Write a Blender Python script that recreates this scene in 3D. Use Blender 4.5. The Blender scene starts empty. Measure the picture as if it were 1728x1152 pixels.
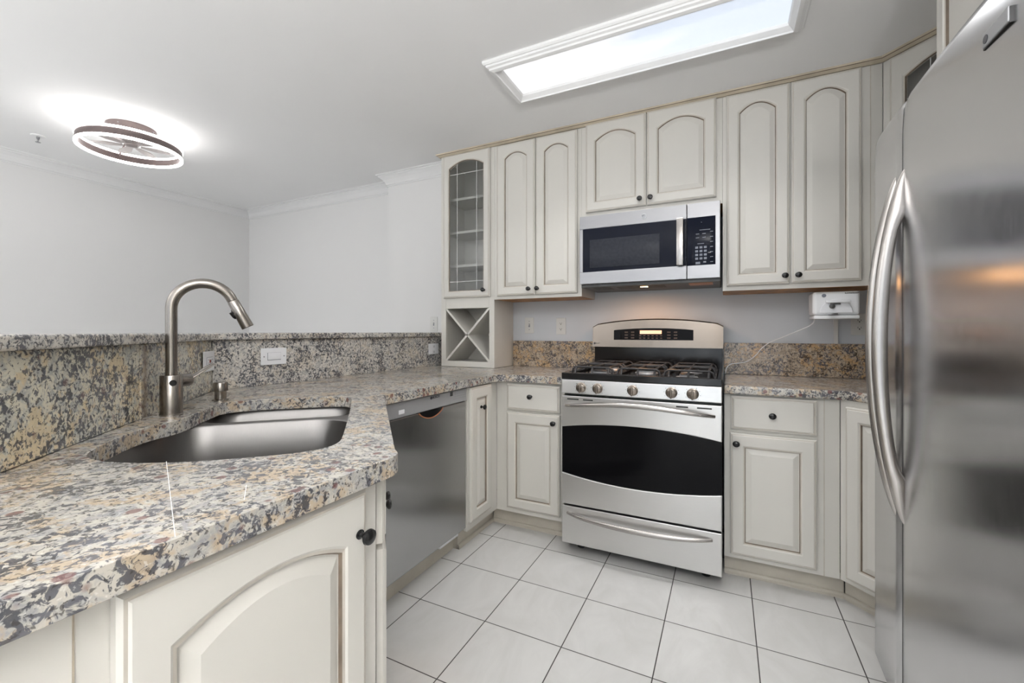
import bpy, bmesh, math, random
from mathutils import Vector, Matrix
from mathutils.geometry import tessellate_polygon
PI = math.pi
random.seed(7)
SC = bpy.context.scene
COL = SC.collection

# ------------------------------------------------------------------ camera
cd = bpy.data.cameras.new('camera'); cam = bpy.data.objects.new('camera', cd); COL.objects.link(cam)
cd.sensor_fit = 'HORIZONTAL'; cd.sensor_width = 36.0; cd.lens = 36.0*730/1728
cd.shift_x = 0; cd.shift_y = -16/1728; cd.clip_start = 0.02
cam.location = (0, 0, 1.164); cam.rotation_euler = (PI/2, 0, math.radians(26.3))
SC.camera = cam
# ------------------------------------------------------------------ light, exposure
SC.view_settings.view_transform = 'Standard'; SC.view_settings.look = 'None'
SC.view_settings.exposure = 0.57; SC.view_settings.gamma = 1.0; SC.view_settings.use_curve_mapping = False
W = bpy.data.worlds.new('sky'); SC.world = W; W.use_nodes = True
W.node_tree.nodes['Background'].inputs[0].default_value = (0.86, 0.93, 1, 1)
W.node_tree.nodes['Background'].inputs[1].default_value = 1.0
def area(name, loc, rot, sx, sy, power, col=(1, 1, 1)):
    l = bpy.data.lights.new(name, 'AREA'); l.shape = 'RECTANGLE'; l.size = sx; l.size_y = sy
    l.energy = power; l.color = col
    o = bpy.data.objects.new(name, l); COL.objects.link(o); o.location = loc; o.rotation_euler = rot
    return o
# added fill lights behind the camera, set at unseen rear window openings
area('rear_fill_light', (-0.35, -2.86, 1.20), (PI/2, 0, PI), 2.6, 2.1, 66, (0.97, 0.985, 1.0))
area('dining_fill_light', (-3.4, -2.86, 1.35), (PI/2, 0, PI), 1.7, 1.9, 36, (0.97, 0.985, 1.0))
# the lens panel of the kitchen ceiling fixture throws its light down
pnl = area('ceiling_panel_light', (-0.37, 1.97, 2.385), (0, 0, 0), 1.18, 0.22, 4.5, (1.0, 0.99, 0.97)); pnl.data.spread = math.radians(120)
# the cooktop bulb under the microwave
pl = bpy.data.lights.new('cooktop_bulb', 'AREA'); pl.shape = 'RECTANGLE'; pl.size = 0.10; pl.size_y = 0.03
pl.energy = 1.0; pl.color = (1.0, 0.50, 0.20)
plo = bpy.data.objects.new('cooktop_bulb', pl); COL.objects.link(plo); plo.location = (-0.43, 2.60, 1.418)
# added unseen uplights that brighten the kitchen and dining ceilings
area('kitchen_fill_uplight', (0.60, -1.00, 1.52), (PI, 0, 0), 0.34, 0.34, 88, (1, 0.99, 0.975))
area('dining_fill_uplight', (-3.0, -1.3, 1.52), (PI, 0, 0), 0.34, 0.34, 32, (1, 0.99, 0.975))

# ------------------------------------------------------------------ materials
class NT:
    def __init__(s, name):
        m = bpy.data.materials.new(name); m.use_nodes = True; s.m = m; s.t = m.node_tree
        s.b = s.t.nodes['Principled BSDF']
    def n(s, typ, **kw):
        x = s.t.nodes.new(typ)
        for k, v in kw.items():
            if k.startswith('i_'): x.inputs[k[2:].replace('_', ' ')].default_value = v
            else: setattr(x, k, v)
        return x
    def l(s, a, b): s.t.links.new(a, b)
    def pos(s, scale=(1, 1, 1), kind='Object', rot=(0, 0, 0)):
        tc = s.n('ShaderNodeTexCoord'); mp = s.n('ShaderNodeMapping')
        mp.inputs['Scale'].default_value = scale; mp.inputs['Rotation'].default_value = rot
        s.l(tc.outputs[kind], mp.inputs['Vector']); return mp.outputs[0]
    def noise(s, vec, scale, detail=2, rough=.5, dist=0):
        x = s.n('ShaderNodeTexNoise'); x.inputs['Scale'].default_value = scale; x.inputs['Detail'].default_value = detail
        x.inputs['Roughness'].default_value = rough; x.inputs['Distortion'].default_value = dist
        s.l(vec, x.inputs['Vector']); return x.outputs['Fac']
    def ramp(s, f, stops, interp='LINEAR'):
        x = s.n('ShaderNodeValToRGB'); x.color_ramp.interpolation = interp
        e = x.color_ramp.elements
        while len(e) < len(stops): e.new(.5)
        for q, (p, c) in zip(e, stops):
            q.position = p; q.color = (c[0], c[1], c[2], 1) if hasattr(c, '__len__') else (c, c, c, 1)
        s.l(f, x.inputs[0]); return x.outputs[0]
    def mix(s, f, a, b):
        x = s.n('ShaderNodeMix', data_type='RGBA')
        for sock, v in ((x.inputs[0], f), (x.inputs[6], a), (x.inputs[7], b)):
            if isinstance(v, bpy.types.NodeSocket): s.l(v, sock)
            else: sock.default_value = v if isinstance(v, float) else (*v, 1)
        return x.outputs[2]
    def math(s, op, a, b=0.0, c=None):
        x = s.n('ShaderNodeMath', operation=op)
        for i, v in enumerate((a, b) if c is None else (a, b, c)):
            if isinstance(v, bpy.types.NodeSocket): s.l(v, x.inputs[i])
            else: x.inputs[i].default_value = v
        return x.outputs[0]
    def bump(s, h, strength, dist=.002):
        x = s.n('ShaderNodeBump'); x.inputs['Strength'].default_value = strength; x.inputs['Distance'].default_value = dist
        s.l(h, x.inputs['Height']); s.l(x.outputs[0], s.b.inputs['Normal'])
    def set(s, **kw):
        for k, v in kw.items():
            k = k.replace('_', ' ')
            if isinstance(v, bpy.types.NodeSocket): s.l(v, s.b.inputs[k])
            else: s.b.inputs[k].default_value = (*v, 1) if (hasattr(v, '__len__') and len(v) == 3) else v
        return s.m

def plain(name, col, rough=.5, metal=0., var=.03, scale=9, **kw):
    t = NT(name); f = t.noise(t.pos(), scale, 3)
    a = tuple(max(0, c*(1-var)) for c in col); b = tuple(min(1, c*(1+var)) for c in col)
    t.set(Base_Color=t.ramp(f, [(.35, a), (.65, b)]), Roughness=rough, Metallic=metal, **kw)
    return t.m
def glow(name, col, strength):
    t = NT(name); t.set(Base_Color=(.8, .8, .8), Roughness=.5)
    t.b.inputs['Emission Color'].default_value = (*col, 1); t.b.inputs['Emission Strength'].default_value = strength
    return t.m
def steel(name, col=(.60, .60, .61), rough=.26, stretch=(1, 1, 60), var=.08, streak=0., bump=.02, smudge=.10):
    t = NT(name)
    f = t.noise(t.pos(stretch), 22, 4, .6)
    g = t.noise(t.pos(), 5, 4, .6, .4)
    r = t.math('ADD', t.math('MULTIPLY', f, var), t.math('MULTIPLY', g, smudge))
    r = t.math('ADD', r, rough - var/2 - smudge/2)
    c = t.mix(t.math('MULTIPLY', f, .6), col, tuple(x*.82 for x in col))
    t.set(Base_Color=c, Roughness=r, Metallic=1.0)
    t.bump(f, bump, .001)
    return t.m

def granite(name, light, mid, rust, dark_amt=.5, rust_amt=.5, sc=1.0, stain=None, rough=.26, maroon=.75, brown=None):
    t = NT(name); p = t.pos((sc, sc, sc))
    n1 = t.noise(p, 36, 5, .66, .9)
    base = t.ramp(n1, [(.36, mid), (.47, tuple((a+b)/2 for a, b in zip(mid, light))), (.56, light)])
    n2 = t.noise(p, 9, 3, .6, .6)
    n2b = t.noise(p, 42, 3, .6, .9)
    rm = t.ramp(t.math('ADD', t.math('MULTIPLY', n2, .62), t.math('MULTIPLY', n2b, .38)), [(.50, 0.), (.565, 1.)])
    base = t.mix(t.math('MULTIPLY', rm, rust_amt), base, rust)
    n3 = t.noise(p, 74, 4, .62, .9); n3b = t.noise(p, 11, 2, .5, .5)
    dk = t.ramp(t.math('ADD', t.math('MULTIPLY', n3, .72), t.math('MULTIPLY', n3b, .28)), [(.535-.05*dark_amt, 0.), (.575-.05*dark_amt, 1.)])
    dc = t.ramp(t.noise(p, 18, 2), [(.4, brown or (.035, .04, .055)), (.62, (.095, .10, .125))])
    base = t.mix(t.math('MULTIPLY', dk, .88), base, dc)
    n4 = t.noise(p, 130, 2, .5, .4)
    base = t.mix(t.math('MULTIPLY', t.ramp(n4, [(.60, 0.), (.66, 1.)]), .75), base, (.05, .045, .045))
    base = t.mix(t.math('MULTIPLY', t.ramp(n4, [(.30, 1.), (.37, 0.)]), .45), base, (.80, .78, .74))
    if maroon:
        v = t.n('ShaderNodeTexVoronoi'); v.inputs['Scale'].default_value = 30; t.l(p, v.inputs['Vector'])
        sp = t.ramp(v.outputs['Distance'], [(.24, 1.), (.31, 0.)])
        sep = t.n('ShaderNodeSeparateColor'); t.l(v.outputs['Color'], sep.inputs[0])
        sel = t.ramp(sep.outputs[0], [(.66, 0.), (.69, 1.)])
        base = t.mix(t.math('MULTIPLY', t.math('MULTIPLY', sp, sel), maroon), base, (.16, .055, .05))
    if stain:
        sx = t.n('ShaderNodeSeparateXYZ'); t.l(t.pos(), sx.inputs[0])
        a = t.math('MULTIPLY', t.math('SUBTRACT', sx.outputs[1], sx.outputs[0]), .7071)
        w = t.math('ADD', a, t.math('MULTIPLY', t.noise(t.pos((1, 1, 3)), 9, 3), .04))
        d = t.math('ABSOLUTE', t.math('SUBTRACT', w, stain[0]+.02))
        m = t.ramp(d, [(.0, 1.), (stain[1], 0.)])
        base = t.mix(t.math('MULTIPLY', m, .75), base, (.17, .10, .055))
    t.set(Base_Color=base, Roughness=rough)
    t.b.inputs['Coat Weight'].default_value = .45; t.b.inputs['Coat Roughness'].default_value = .14
    return t.m

M = {}
M['paint'] = plain('cream_cabinet_paint', (.665, .645, .60), .38, var=.02, scale=3)
M['glaze'] = plain('brown_glaze_line', (.20, .155, .115), .5, var=.25, scale=14)
M['edgel'] = plain('light_glazed_step', (.56, .52, .46), .45, var=.08, scale=10)
M['edge'] = plain('worn_glazed_edge', (.46, .40, .32), .45, var=.18, scale=18)
M['crown_c'] = plain('tan_glazed_crown', (.52, .45, .345), .4, var=.12, scale=8)
M['inner'] = plain('cabinet_interior_paint', (.56, .53, .49), .5)
M['wood'] = plain('orange_raw_wood', (.42, .205, .07), .5, var=.3, scale=12)
M['toe'] = plain('toe_kick_paint', (.56, .52, .45), .45, var=.05)
M['knob'] = plain('black_knob_enamel', (.012, .012, .013), .18)
M['black'] = plain('black_enamel', (.010, .010, .011), .12)
M['blackm'] = plain('matt_black_iron', (.035, .034, .036), .42, var=.2, scale=40)
M['glassblk'] = plain('black_oven_glass', (.004, .004, .005), .04, IOR=1.22)
M['navy'] = plain('dark_navy_glass', (.007, .009, .018), .06, IOR=1.22)
M['screen'] = plain('grey_door_mesh_window', (.035, .038, .048), .25, var=.1, scale=60, IOR=1.2)
M['wall'] = plain('white_wall_paint', (.74, .735, .73), .85, var=.006, scale=2)
M['wallk'] = plain('shaded_kitchen_wall_paint', (.60, .625, .66), .8, var=.01, scale=2)  # grey-blue shade under the wall cabinets put into the wall colour
M['ceil'] = plain('white_ceiling_paint', (.88, .88, .88), .9, var=.008, scale=1.5)
M['crownw'] = plain('white_crown_paint', (.74, .74, .74), .5, var=.01)
M['trim'] = plain('white_trim_gloss', (.84, .84, .84), .35, var=.01)
M['plate'] = plain('white_plastic_plate', (.86, .87, .90), .3, var=.01)
M['platec'] = plain('cream_plastic_plate', (.66, .66, .64), .35, var=.01)
M['slot'] = plain('dark_slot', (.03, .03, .03), .5)
M['red'] = plain('red_button', (.35, .06, .04), .5)
M['white'] = plain('white_appliance_plastic', (.84, .85, .87), .25, var=.01)
M['greyp'] = plain('silver_grey_plastic', (.40, .405, .42), .35, metal=.35, var=.02)
M['dkgrey'] = plain('dark_grey_metal', (.10, .10, .10), .45, metal=.4)
M['bronze'] = plain('bronze_lamp_metal', (.20, .16, .155), .35, metal=.8, var=.05)
M['mark'] = plain('grey_print', (.20, .215, .26), .5)
M['markd'] = plain('dark_print', (.06, .06, .07), .5)
M['amber'] = glow('amber_clock_display', (1.0, .30, .07), .55)
M['bulb'] = glow('warm_bulb_lens', (1.0, .62, .30), 9.0)
M['ring'] = glow('white_light_ring', (1.0, .97, .95), 8.0)
M['blade'] = plain('clear_pink_blade', (.34, .29, .28), .4, **{'Transmission_Weight': .35})
M['steel'] = steel('brushed_stainless', (.38, .38, .395), .34, (1, 1, 40))
M['steelr'] = steel('range_stainless', (.70, .695, .685), .33, (1, 40, 40), smudge=.16)
M['steeld'] = steel('dishwasher_stainless', (.46, .46, .465), .24, (30, 30, 1), smudge=.10)
M['steelf'] = steel('fridge_stainless', (.66, .66, .67), .21, (45, 45, 1), var=.10, smudge=.14, bump=.03)
M['sink'] = steel('sink_stainless', (.24, .232, .228), .42, (30, 30, 1), smudge=.06)
def aniso(m, amt, rot=0.):
    nt = m.node_tree; b = nt.nodes['Principled BSDF']; tg = nt.nodes.new('ShaderNodeTangent'); tg.direction_type = 'RADIAL'; tg.axis = 'Z'
    nt.links.new(tg.outputs[0], b.inputs['Tangent']); b.inputs['Anisotropic'].default_value = amt; b.inputs['Anisotropic Rotation'].default_value = rot
aniso(M['steeld'], .85, 0.0); aniso(M['steelf'], .55, 0.0)
M['nickel'] = steel('brushed_nickel', (.32, .295, .27), .24, (1, 1, 60), smudge=.04)
M['handle'] = steel('satin_handle_metal', (.50, .475, .455), .25, (30, 30, 1), smudge=.05)
M['tan'] = steel('warm_tan_stainless', (.28, .24, .205), .25, (1, 40, 40), smudge=.05)
M['copper_reflection'] = plain('painted_copper_reflection', (.55, .22, .10), .35, metal=.6)  # warm reflected light painted as a copper colour
M['chip'] = plain('chipped_granite_grey', (.3, .3, .3), .5)
M['gran'] = granite('granite_counter', (.56, .525, .465), (.33, .33, .335), (.52, .385, .24), .42, .65)  # one granite throughout; lighting differences are put into the splash colours below
M['gransp'] = granite('granite_splash_diagonal', (.76, .72, .59), (.44, .45, .44), (.78, .62, .37), .68, .7, maroon=.4, stain=(1.53, .028))
M['granbar'] = granite('granite_splash_straight', (.70, .67, .62), (.40, .40, .40), (.60, .48, .32), .6, .3, sc=1.15, maroon=.0)
M['granbr'] = granite('granite_splash_lighting_tint', (.52, .42, .31), (.27, .21, .155), (.58, .37, .18), .65, .8, sc=1.1, maroon=.0, brown=(.03, .022, .018), rough=.2)  # same stone, its lighting near the range painted browner
# clear cabinet glass
t = NT('cabinet_glass'); t.set(Base_Color=(.93, .95, .95), Roughness=.02, IOR=1.45)
t.b.inputs['Transmission Weight'].default_value = 1.0; M['glass'] = t.m
# printed light lens: pale sky
t = NT('sky_print_light_lens'); g = t.pos((1, 2.2, 1)); nz = t.noise(g, 3.2, 4, .55, .3)
sx = t.n('ShaderNodeSeparateXYZ'); t.l(t.pos(), sx.inputs[0])
k = t.math('ADD', t.math('MULTIPLY', sx.outputs[0], .75), t.math('MULTIPLY', nz, .9))
c = t.ramp(k, [(.30, (.90, .90, .93)), (.56, (.60, .69, .83))])
t.set(Base_Color=(.7, .7, .7), Roughness=.4, Emission_Color=c); t.b.inputs['Emission Strength'].default_value = .60
M['lens'] = t.m
# floor: square porcelain tiles, dark joints
T = .3241
t = NT('floor_tile'); sx = t.n('ShaderNodeSeparateXYZ'); t.l(t.pos(), sx.inputs[0])
u = t.math('DIVIDE', t.math('ADD', sx.outputs[0], 1.1937+T*40), T); v = t.math('DIVIDE', t.math('ADD', sx.outputs[1], -2.1617+T*40), T)
def joint(a):
    fr = t.math('FRACT', a); d = t.math('MINIMUM', fr, t.math('SUBTRACT', 1.0, fr)); return d
d = t.math('MINIMUM', joint(u), joint(v))
gm = t.ramp(d, [(.0052, 1.), (.0078, 0.)])
cell = t.n('ShaderNodeCombineXYZ'); t.l(t.math('FLOOR', u), cell.inputs[0]); t.l(t.math('FLOOR', v), cell.inputs[1])
wn = t.n('ShaderNodeTexWhiteNoise'); t.l(cell.outputs[0], wn.inputs['Vector'])
off = t.n('ShaderNodeVectorMath', operation='SCALE'); t.l(wn.outputs['Color'], off.inputs[0]); off.inputs['Scale'].default_value = 30
ad = t.n('ShaderNodeVectorMath', operation='ADD'); t.l(t.pos((1, .55, 1), rot=(0, 0, .6)), ad.inputs[0]); t.l(off.outputs[0], ad.inputs[1])
mz = t.noise(ad.outputs[0], 5.5, 5, .6, 1.5)
tc = t.ramp(mz, [(.3, (.62, .615, .60)), (.5, (.665, .66, .65)), (.7, (.71, .705, .695))])
t.set(Base_Color=t.mix(gm, tc, (.055, .05, .048)), Roughness=t.math('ADD', t.math('MULTIPLY', gm, .5), .30))
t.bump(t.math('SUBTRACT', 1.0, gm), .5, .002)
M['tile'] = t.m

# ------------------------------------------------------------------ mesh helpers
class MB:
    """collects shapes, links them as one mesh object"""
    def __init__(s): s.bm = bmesh.new()
    def add(s, vs, fs, mi=0, smooth=False, tf=None):
        bv = [s.bm.verts.new(tf @ Vector(v) if tf else v) for v in vs]
        for f in fs:
            try:
                q = s.bm.faces.new([bv[i] for i in f]); q.material_index = mi; q.smooth = smooth
            except ValueError: pass
        return bv
    def box(s, x0, x1, y0, y1, z0, z1, mi=0, tf=None, bev=0, seg=2):
        if bev:
            b = bmesh.new(); vs = [b.verts.new((x, y, z)) for x in (x0, x1) for y in (y0, y1) for z in (z0, z1)]
            for f in ((0, 1, 3, 2), (4, 6, 7, 5), (0, 4, 5, 1), (2, 3, 7, 6), (0, 2, 6, 4), (1, 5, 7, 3)): b.faces.new([vs[i] for i in f])
            bmesh.ops.bevel(b, geom=b.edges[:], offset=bev, segments=seg, affect='EDGES', profile=.5)
            b.verts.index_update()
            s.add([v.co.copy() for v in b.verts], [[v.index for v in f.verts] for f in b.faces], mi, True, tf); b.free(); return s
        vs = [(x, y, z) for x in (x0, x1) for y in (y0, y1) for z in (z0, z1)]
        s.add(vs, [(0, 1, 3, 2), (4, 6, 7, 5), (0, 4, 5, 1), (2, 3, 7, 6), (0, 2, 6, 4), (1, 5, 7, 3)], mi, False, tf); return s
    def prism(s, pts, z0, z1, mi=0, holes=(), tf=None, smooth=False):
        """polygon in xy extruded in z, holes allowed"""
        loops = [list(pts)] + [list(h) for h in holes]
        flat = [p for l in loops for p in l]; n = len(flat)
        tris = tessellate_polygon([[Vector((p[0], p[1], 0)) for p in l] for l in loops])
        vs = [(p[0], p[1], z0) for p in flat] + [(p[0], p[1], z1) for p in flat]
        fs = [tuple(t) for t in tris] + [tuple(i+n for i in t) for t in tris]
        o = 0
        for l in loops:
            m = len(l)
            for i in range(m):
                a, b = o+i, o+(i+1) % m; fs.append((a, b, b+n, a+n))
            o += m
        s.add(vs, fs, mi, smooth, tf); return s
    def lathe(s, prof, mi=0, seg=24, tf=None, sx=1, sz=1, smooth=True):
        """profile (r, y) turned about the y axis"""
        vs = []; fs = []
        for r, y in prof:
            for k in range(seg):
                a = 2*PI*k/seg; vs.append((r*math.cos(a)*sx, y, r*math.sin(a)*sz))
        for i in range(len(prof)-1):
            for k in range(seg):
                fs.append((i*seg+k, i*seg+(k+1) % seg, (i+1)*seg+(k+1) % seg, (i+1)*seg+k))
        if prof[0] != prof[-1]:
            fs.append(tuple(range(seg))); fs.append(tuple((len(prof)-1)*seg+k for k in range(seg)))
        s.add(vs, fs, mi, smooth, tf); return s
    def zlathe(s, prof, loc=(0, 0, 0), mi=0, seg=32, smooth=True):
        return s.lathe(prof, mi, seg, Matrix.Translation(loc) @ Matrix.Rotation(PI/2, 4, 'X'), smooth=smooth)
    def tube(s, path, rad, mi=0, seg=12, up=(0, 0, 1), ry=None, caps=True):
        path = [Vector(p) for p in path]; n = len(path); up = Vector(up); vs = []; fs = []
        for i, p in enumerate(path):
            d = (path[min(i+1, n-1)]-path[max(i-1, 0)]).normalized()
            sd = d.cross(up)
            if sd.length < 1e-4: sd = d.cross(Vector((1, 0, .01)))
            sd.normalize(); u2 = sd.cross(d).normalized()
            r = rad[i] if hasattr(rad, '__len__') else rad
            r2 = (ry[i] if hasattr(ry, '__len__') else ry) if ry is not None else r
            for k in range(seg):
                a = 2*PI*k/seg; vs.append(p+sd*r*math.cos(a)+u2*r2*math.sin(a))
        for i in range(n-1):
            for k in range(seg): fs.append((i*seg+k, i*seg+(k+1) % seg, (i+1)*seg+(k+1) % seg, (i+1)*seg+k))
        if caps: fs += [tuple(range(seg)), tuple((n-1)*seg+k for k in range(seg))]
        s.add(vs, fs, mi, True); return s
    def build(s, name, mats, parent=None, bevel=0, seg=2, auto=True):
        bmesh.ops.remove_doubles(s.bm, verts=s.bm.verts[:], dist=1e-6)
        bmesh.ops.recalc_face_normals(s.bm, faces=s.bm.faces[:])
        me = bpy.data.meshes.new(name); s.bm.to_mesh(me); s.bm.free()
        for m in (mats if isinstance(mats, (list, tuple)) else [mats]): me.materials.append(m)
        o = bpy.data.objects.new(name, me); COL.objects.link(o)
        if parent: o.parent = parent
        if auto:
            for e in me.edges: pass
        if bevel:
            b = o.modifiers.new('bevel', 'BEVEL'); b.width = bevel; b.segments = seg; b.limit_method = 'ANGLE'; b.angle_limit = math.radians(50)
        if any(p.use_smooth for p in me.polygons):
            try: me.set_sharp_from_angle(angle=math.radians(38))
            except Exception: pass
        return o
def box(name, mat, parent, *a, bevel=0, **k): return MB().box(*a, **k).build(name, mat, parent, bevel)
def tag(o, label, cat, group=None):
    o['label'] = label; o['category'] = cat
    if group: o['group'] = group
    return o
def thing(name, label, cat, loc=(0, 0, 0), rz=0, group=None):
    o = bpy.data.objects.new(name, None); COL.objects.link(o); o.empty_display_size = .1
    o.location = loc; o.rotation_euler = (0, 0, rz); return tag(o, label, cat, group)
def struct(o): o['kind'] = 'structure'; return o
def text(name, s, mat, parent, size, loc, rot=(PI/2, 0, 0), ext=.0004, bold=0):
    c = bpy.data.curves.new(name, 'FONT'); c.body = s; c.size = size; c.extrude = ext; c.offset = bold; c.align_x = 'CENTER'; c.align_y = 'CENTER'
    o = bpy.data.objects.new(name+'_c', c); COL.objects.link(o); bpy.context.view_layer.update()
    me = bpy.data.meshes.new_from_object(o); bpy.data.objects.remove(o); me.materials.clear(); me.materials.append(mat); me.name = name
    q = bpy.data.objects.new(name, me); COL.objects.link(q); q.location = loc; q.rotation_euler = rot; q.parent = parent; return q

# ---- raised panel door, front faces -y, lower left corner at (0,0,0), back at y=0
NA = 18
def dloop(w, h, il, ir, ib, it, rise, y):
    pts = [(il, y, ib), (w-ir, y, ib)]
    x0, x1, zt = il, w-ir, h-it
    for k in range(NA+1):
        s = k/NA; x = x1+(x0-x1)*s; q = (2*s-1)
        pts.append((x, y, zt-rise*q*q))
    return pts
def door_mesh(w, h, rise=0., fr=.052, glass=False, flat=False, split=None):
    b = MB()
    if flat:   # drawer front: slab with stepped edge
        L = [(0, 0, 0), (0, -.012, 0), (.006, -.016, 1), (.011, -.017, 1), (.014, -.020, 0)]
        loops = [dloop(w, h, i, i, i, i, 0, y) for i, y, _ in L]; cap = True
        mi = [0, 0, 2, 0]
    else:
        top = fr+.004
        L = [(0, 0, 0, 0), (0, -.013, 0, 0), (.005, -.018, 0, 0), (.009, -.0185, 0, 0), (.012, -.021, 0, 0)]
        loops = [dloop(w, h, i, i, i, i, 0, y) for i, y, _, _ in L]; mi = [0, 0, 2, 0]
        S = [(fr, -.021, 0), (fr+.004, -.018, 0), (fr+.009, -.0165, 2), (fr+.012, -.010, 1)]
        if not glass: S += [(fr+.015, -.010, 0), (fr+.036, -.0175, 0), (fr+.0375, -.0175, 0)]
        else: S += [(fr+.012, 0, 0)]
        for i, y, m in S:
            r = rise*(1-.0*i)
            loops.append(dloop(w, h, i, i, i, i+.004, r, y)); mi.append(m)
        cap = not glass
    n = len(loops[0]); vs = [p for l in loops for p in l]; fs = []; mm = []
    bm = b.bm; bv = [bm.verts.new(p) for p in vs]
    for k in range(len(loops)-1):
        for i in range(n):
            j = (i+1) % n
            f = bm.faces.new((bv[k*n+i], bv[k*n+j], bv[(k+1)*n+j], bv[(k+1)*n+i])); f.material_index = mi[k]
    if cap: bm.faces.new([bv[(len(loops)-1)*n+i] for i in range(n)]).material_index = 0
    if glass:
        k = len(loops)-1
        for i in range(n):
            j = (i+1) % n
            bm.faces.new((bv[i], bv[j], bv[k*n+j], bv[k*n+i])).material_index = 0
    else: bm.faces.new([bv[i] for i in range(n)])
    return b
KN = None
def knob(parent, x, z, y=-.021, s=1.0):
    global KN
    if KN is None:
        KN = MB().lathe([(.0, 0), (.0095, 0), (.0095, -.002), (.0055, -.004), (.0045, -.012), (.0065, -.015), (.0125, -.018), (.0155, -.0225), (.0145, -.027), (.009, -.0305), (0, -.0315)], sx=1.0, sz=.92).build('knob', M['knob'])
        o = KN
    else:
        o = KN.copy(); COL.objects.link(o)
    o.parent = parent; o.location = (x, y, z); o.scale = (s, s, s)
    return o
def put_door(cab, x, z, w, h, yf, kx=None, kz=None, rise=0., name='door', fr=.052, glass=False, flat=False, ks=1.0):
    d = door_mesh(w, h, rise, fr, glass, flat).build(name, [M['paint'], M['glaze'], M['edgel']], cab)
    d.location = (x, yf, z)
    if kx is not None: knob(d, kx-x, kz-z, -.0205, ks)
    return d

# ================================================================== SETTING
CH = 2.45
struct(box('floor', M['tile'], None, -4.9, 1.6, -3.2, 3.1, -.06, 0))
struct(MB().prism([(-4.9, -3.2), (1.6, -3.2), (1.6, 3.1), (-4.9, 3.1)], CH, CH+.08).build('ceiling', M['ceil']))
struct(box('wall_back', [M['wall']], None, -4.75, -1.85, 2.90, 3.02, 0, CH))
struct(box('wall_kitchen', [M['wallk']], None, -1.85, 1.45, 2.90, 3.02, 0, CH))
struct(box('wall_pilaster', M['wall'], None, -2.50, -1.955, 2.75, 2.90, 0, CH))
struct(box('wall_left', M['wall'], None, -4.72, -4.565, -3.0, 2.90, 0, CH))
struct(box('wall_right', M['wall'], None, 1.30, 1.42, -3.0, 2.90, 0, CH))
# unseen rear wall, two window openings added for the fill lights
w = MB()
xs = [(-4.72, -4.3), (-2.5, -1.7), (1.0, 1.42)]
for a, b in xs: w.box(a, b, -3.02, -2.9, 0, CH)
w.box(-4.3, -2.5, -3.02, -2.9, 0, .35); w.box(-4.3, -2.5, -3.02, -2.9, 2.3, CH)
w.box(-1.7, 1.0, -3.02, -2.9, 0, .12); w.box(-1.7, 1.0, -3.02, -2.9, 2.3, CH)
struct(w.build('wall_rear', M['wall']))
for i, (a, b, z0) in enumerate(((-4.3, -2.5, .35), (-1.7, 1.0, .12))):
    f = MB()
    f.box(a, a+.05, -2.99, -2.93, z0, 2.3); f.box(b-.05, b, -2.99, -2.93, z0, 2.3)
    f.box(a, b, -2.99, -2.93, z0, z0+.05); f.box(a, b, -2.99, -2.93, 2.25, 2.3)
    f.box((a+b)/2-.02, (a+b)/2+.02, -2.98, -2.94, z0, 2.3)
    struct(f.build('window_%d' % (i+1), M['trim']))
# crown mouldings of the dining side
def crown(name, pts, normals):
    """pts: corner points at the wall, mitred; profile (out, down)"""
    prof = [(0, .088), (.006, .088), (.006, .078), (.012, .074), (.016, .062), (.030, .040), (.050, .022), (.058, .018), (.058, .010), (.070, .006), (.074, 0), (0, 0)]
    vs = []; n = len(prof)
    for p, nn in zip(pts, normals):
        for o, d in prof: vs.append((p[0]+nn[0]*o, p[1]+nn[1]*o, CH-d))
    fs = []
    for k in range(len(pts)-1):
        for i in range(n): fs.append((k*n+i, k*n+(i+1) % n, (k+1)*n+(i+1) % n, (k+1)*n+i))
    fs += [tuple(range(n)), tuple((len(pts)-1)*n+i for i in range(n))]
    b = MB(); b.add(vs, fs); struct(b.build(name, M['crownw']))
crown('trim_1', [(-4.565, -2.9), (-4.565, 2.90), (-2.50, 2.90)], [(1, 0), (1, -1), (0, -1)])
crown('trim_2', [(-2.50, 2.90), (-2.50, 2.75), (-1.955, 2.75), (-1.955, 2.90)], [(-1, 0), (-1, -1), (1, -1), (1, 0)])
struct(box('baseboard_left', M['trim'], None, -4.565, -4.55, -2.9, 2.9, 0, .12))

# ================================================================== GRANITE
def arc(cx, cy, r, a0, a1, n=6): return [(cx+r*math.cos(math.radians(a0+(a1-a0)*k/n)), cy+r*math.sin(math.radians(a0+(a1-a0)*k/n))) for k in range(n+1)]
S2 = math.sqrt(.5)
def AB(a, b): return (-(a+b)*S2, (a-b)*S2)     # sink frame: a along the diagonal run, b towards the bar
outer = [(-.778, 2.25), (-1.125, 2.25)] + arc(-1.125, 2.17, .08, 90, 180, 5) + [(-1.205, 1.302), (-.632, .716)] + arc(-.655, .66, .06, 40, 0, 4) + [(-.595, -.62), (-1.10, -.62), (-1.10, .237), (-1.94, 1.077), (-1.94, 2.88), (-.778, 2.88)]
hole_ab = [(1.03, .062), (1.10, .050), (1.70, .046)] + [(1.775, .06), (1.80, .10)] + [(1.805, .30), (1.80, .41), (1.775, .465), (1.72, .487)] + [(1.55, .492), (1.46, .50), (1.40, .535), (1.33, .552), (1.16, .552), (1.085, .53), (1.02, .45), (.985, .33), (.98, .20), (.99, .11)]
def smooth_loop(pts, it=2):
    for _ in range(it):
        q = []
        for i in range(len(pts)):
            a, b = pts[i], pts[(i+1) % len(pts)]
            q += [(a[0]*.75+b[0]*.25, a[1]*.75+b[1]*.25), (a[0]*.25+b[0]*.75, a[1]*.25+b[1]*.75)]
        pts = q
    return pts
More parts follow.
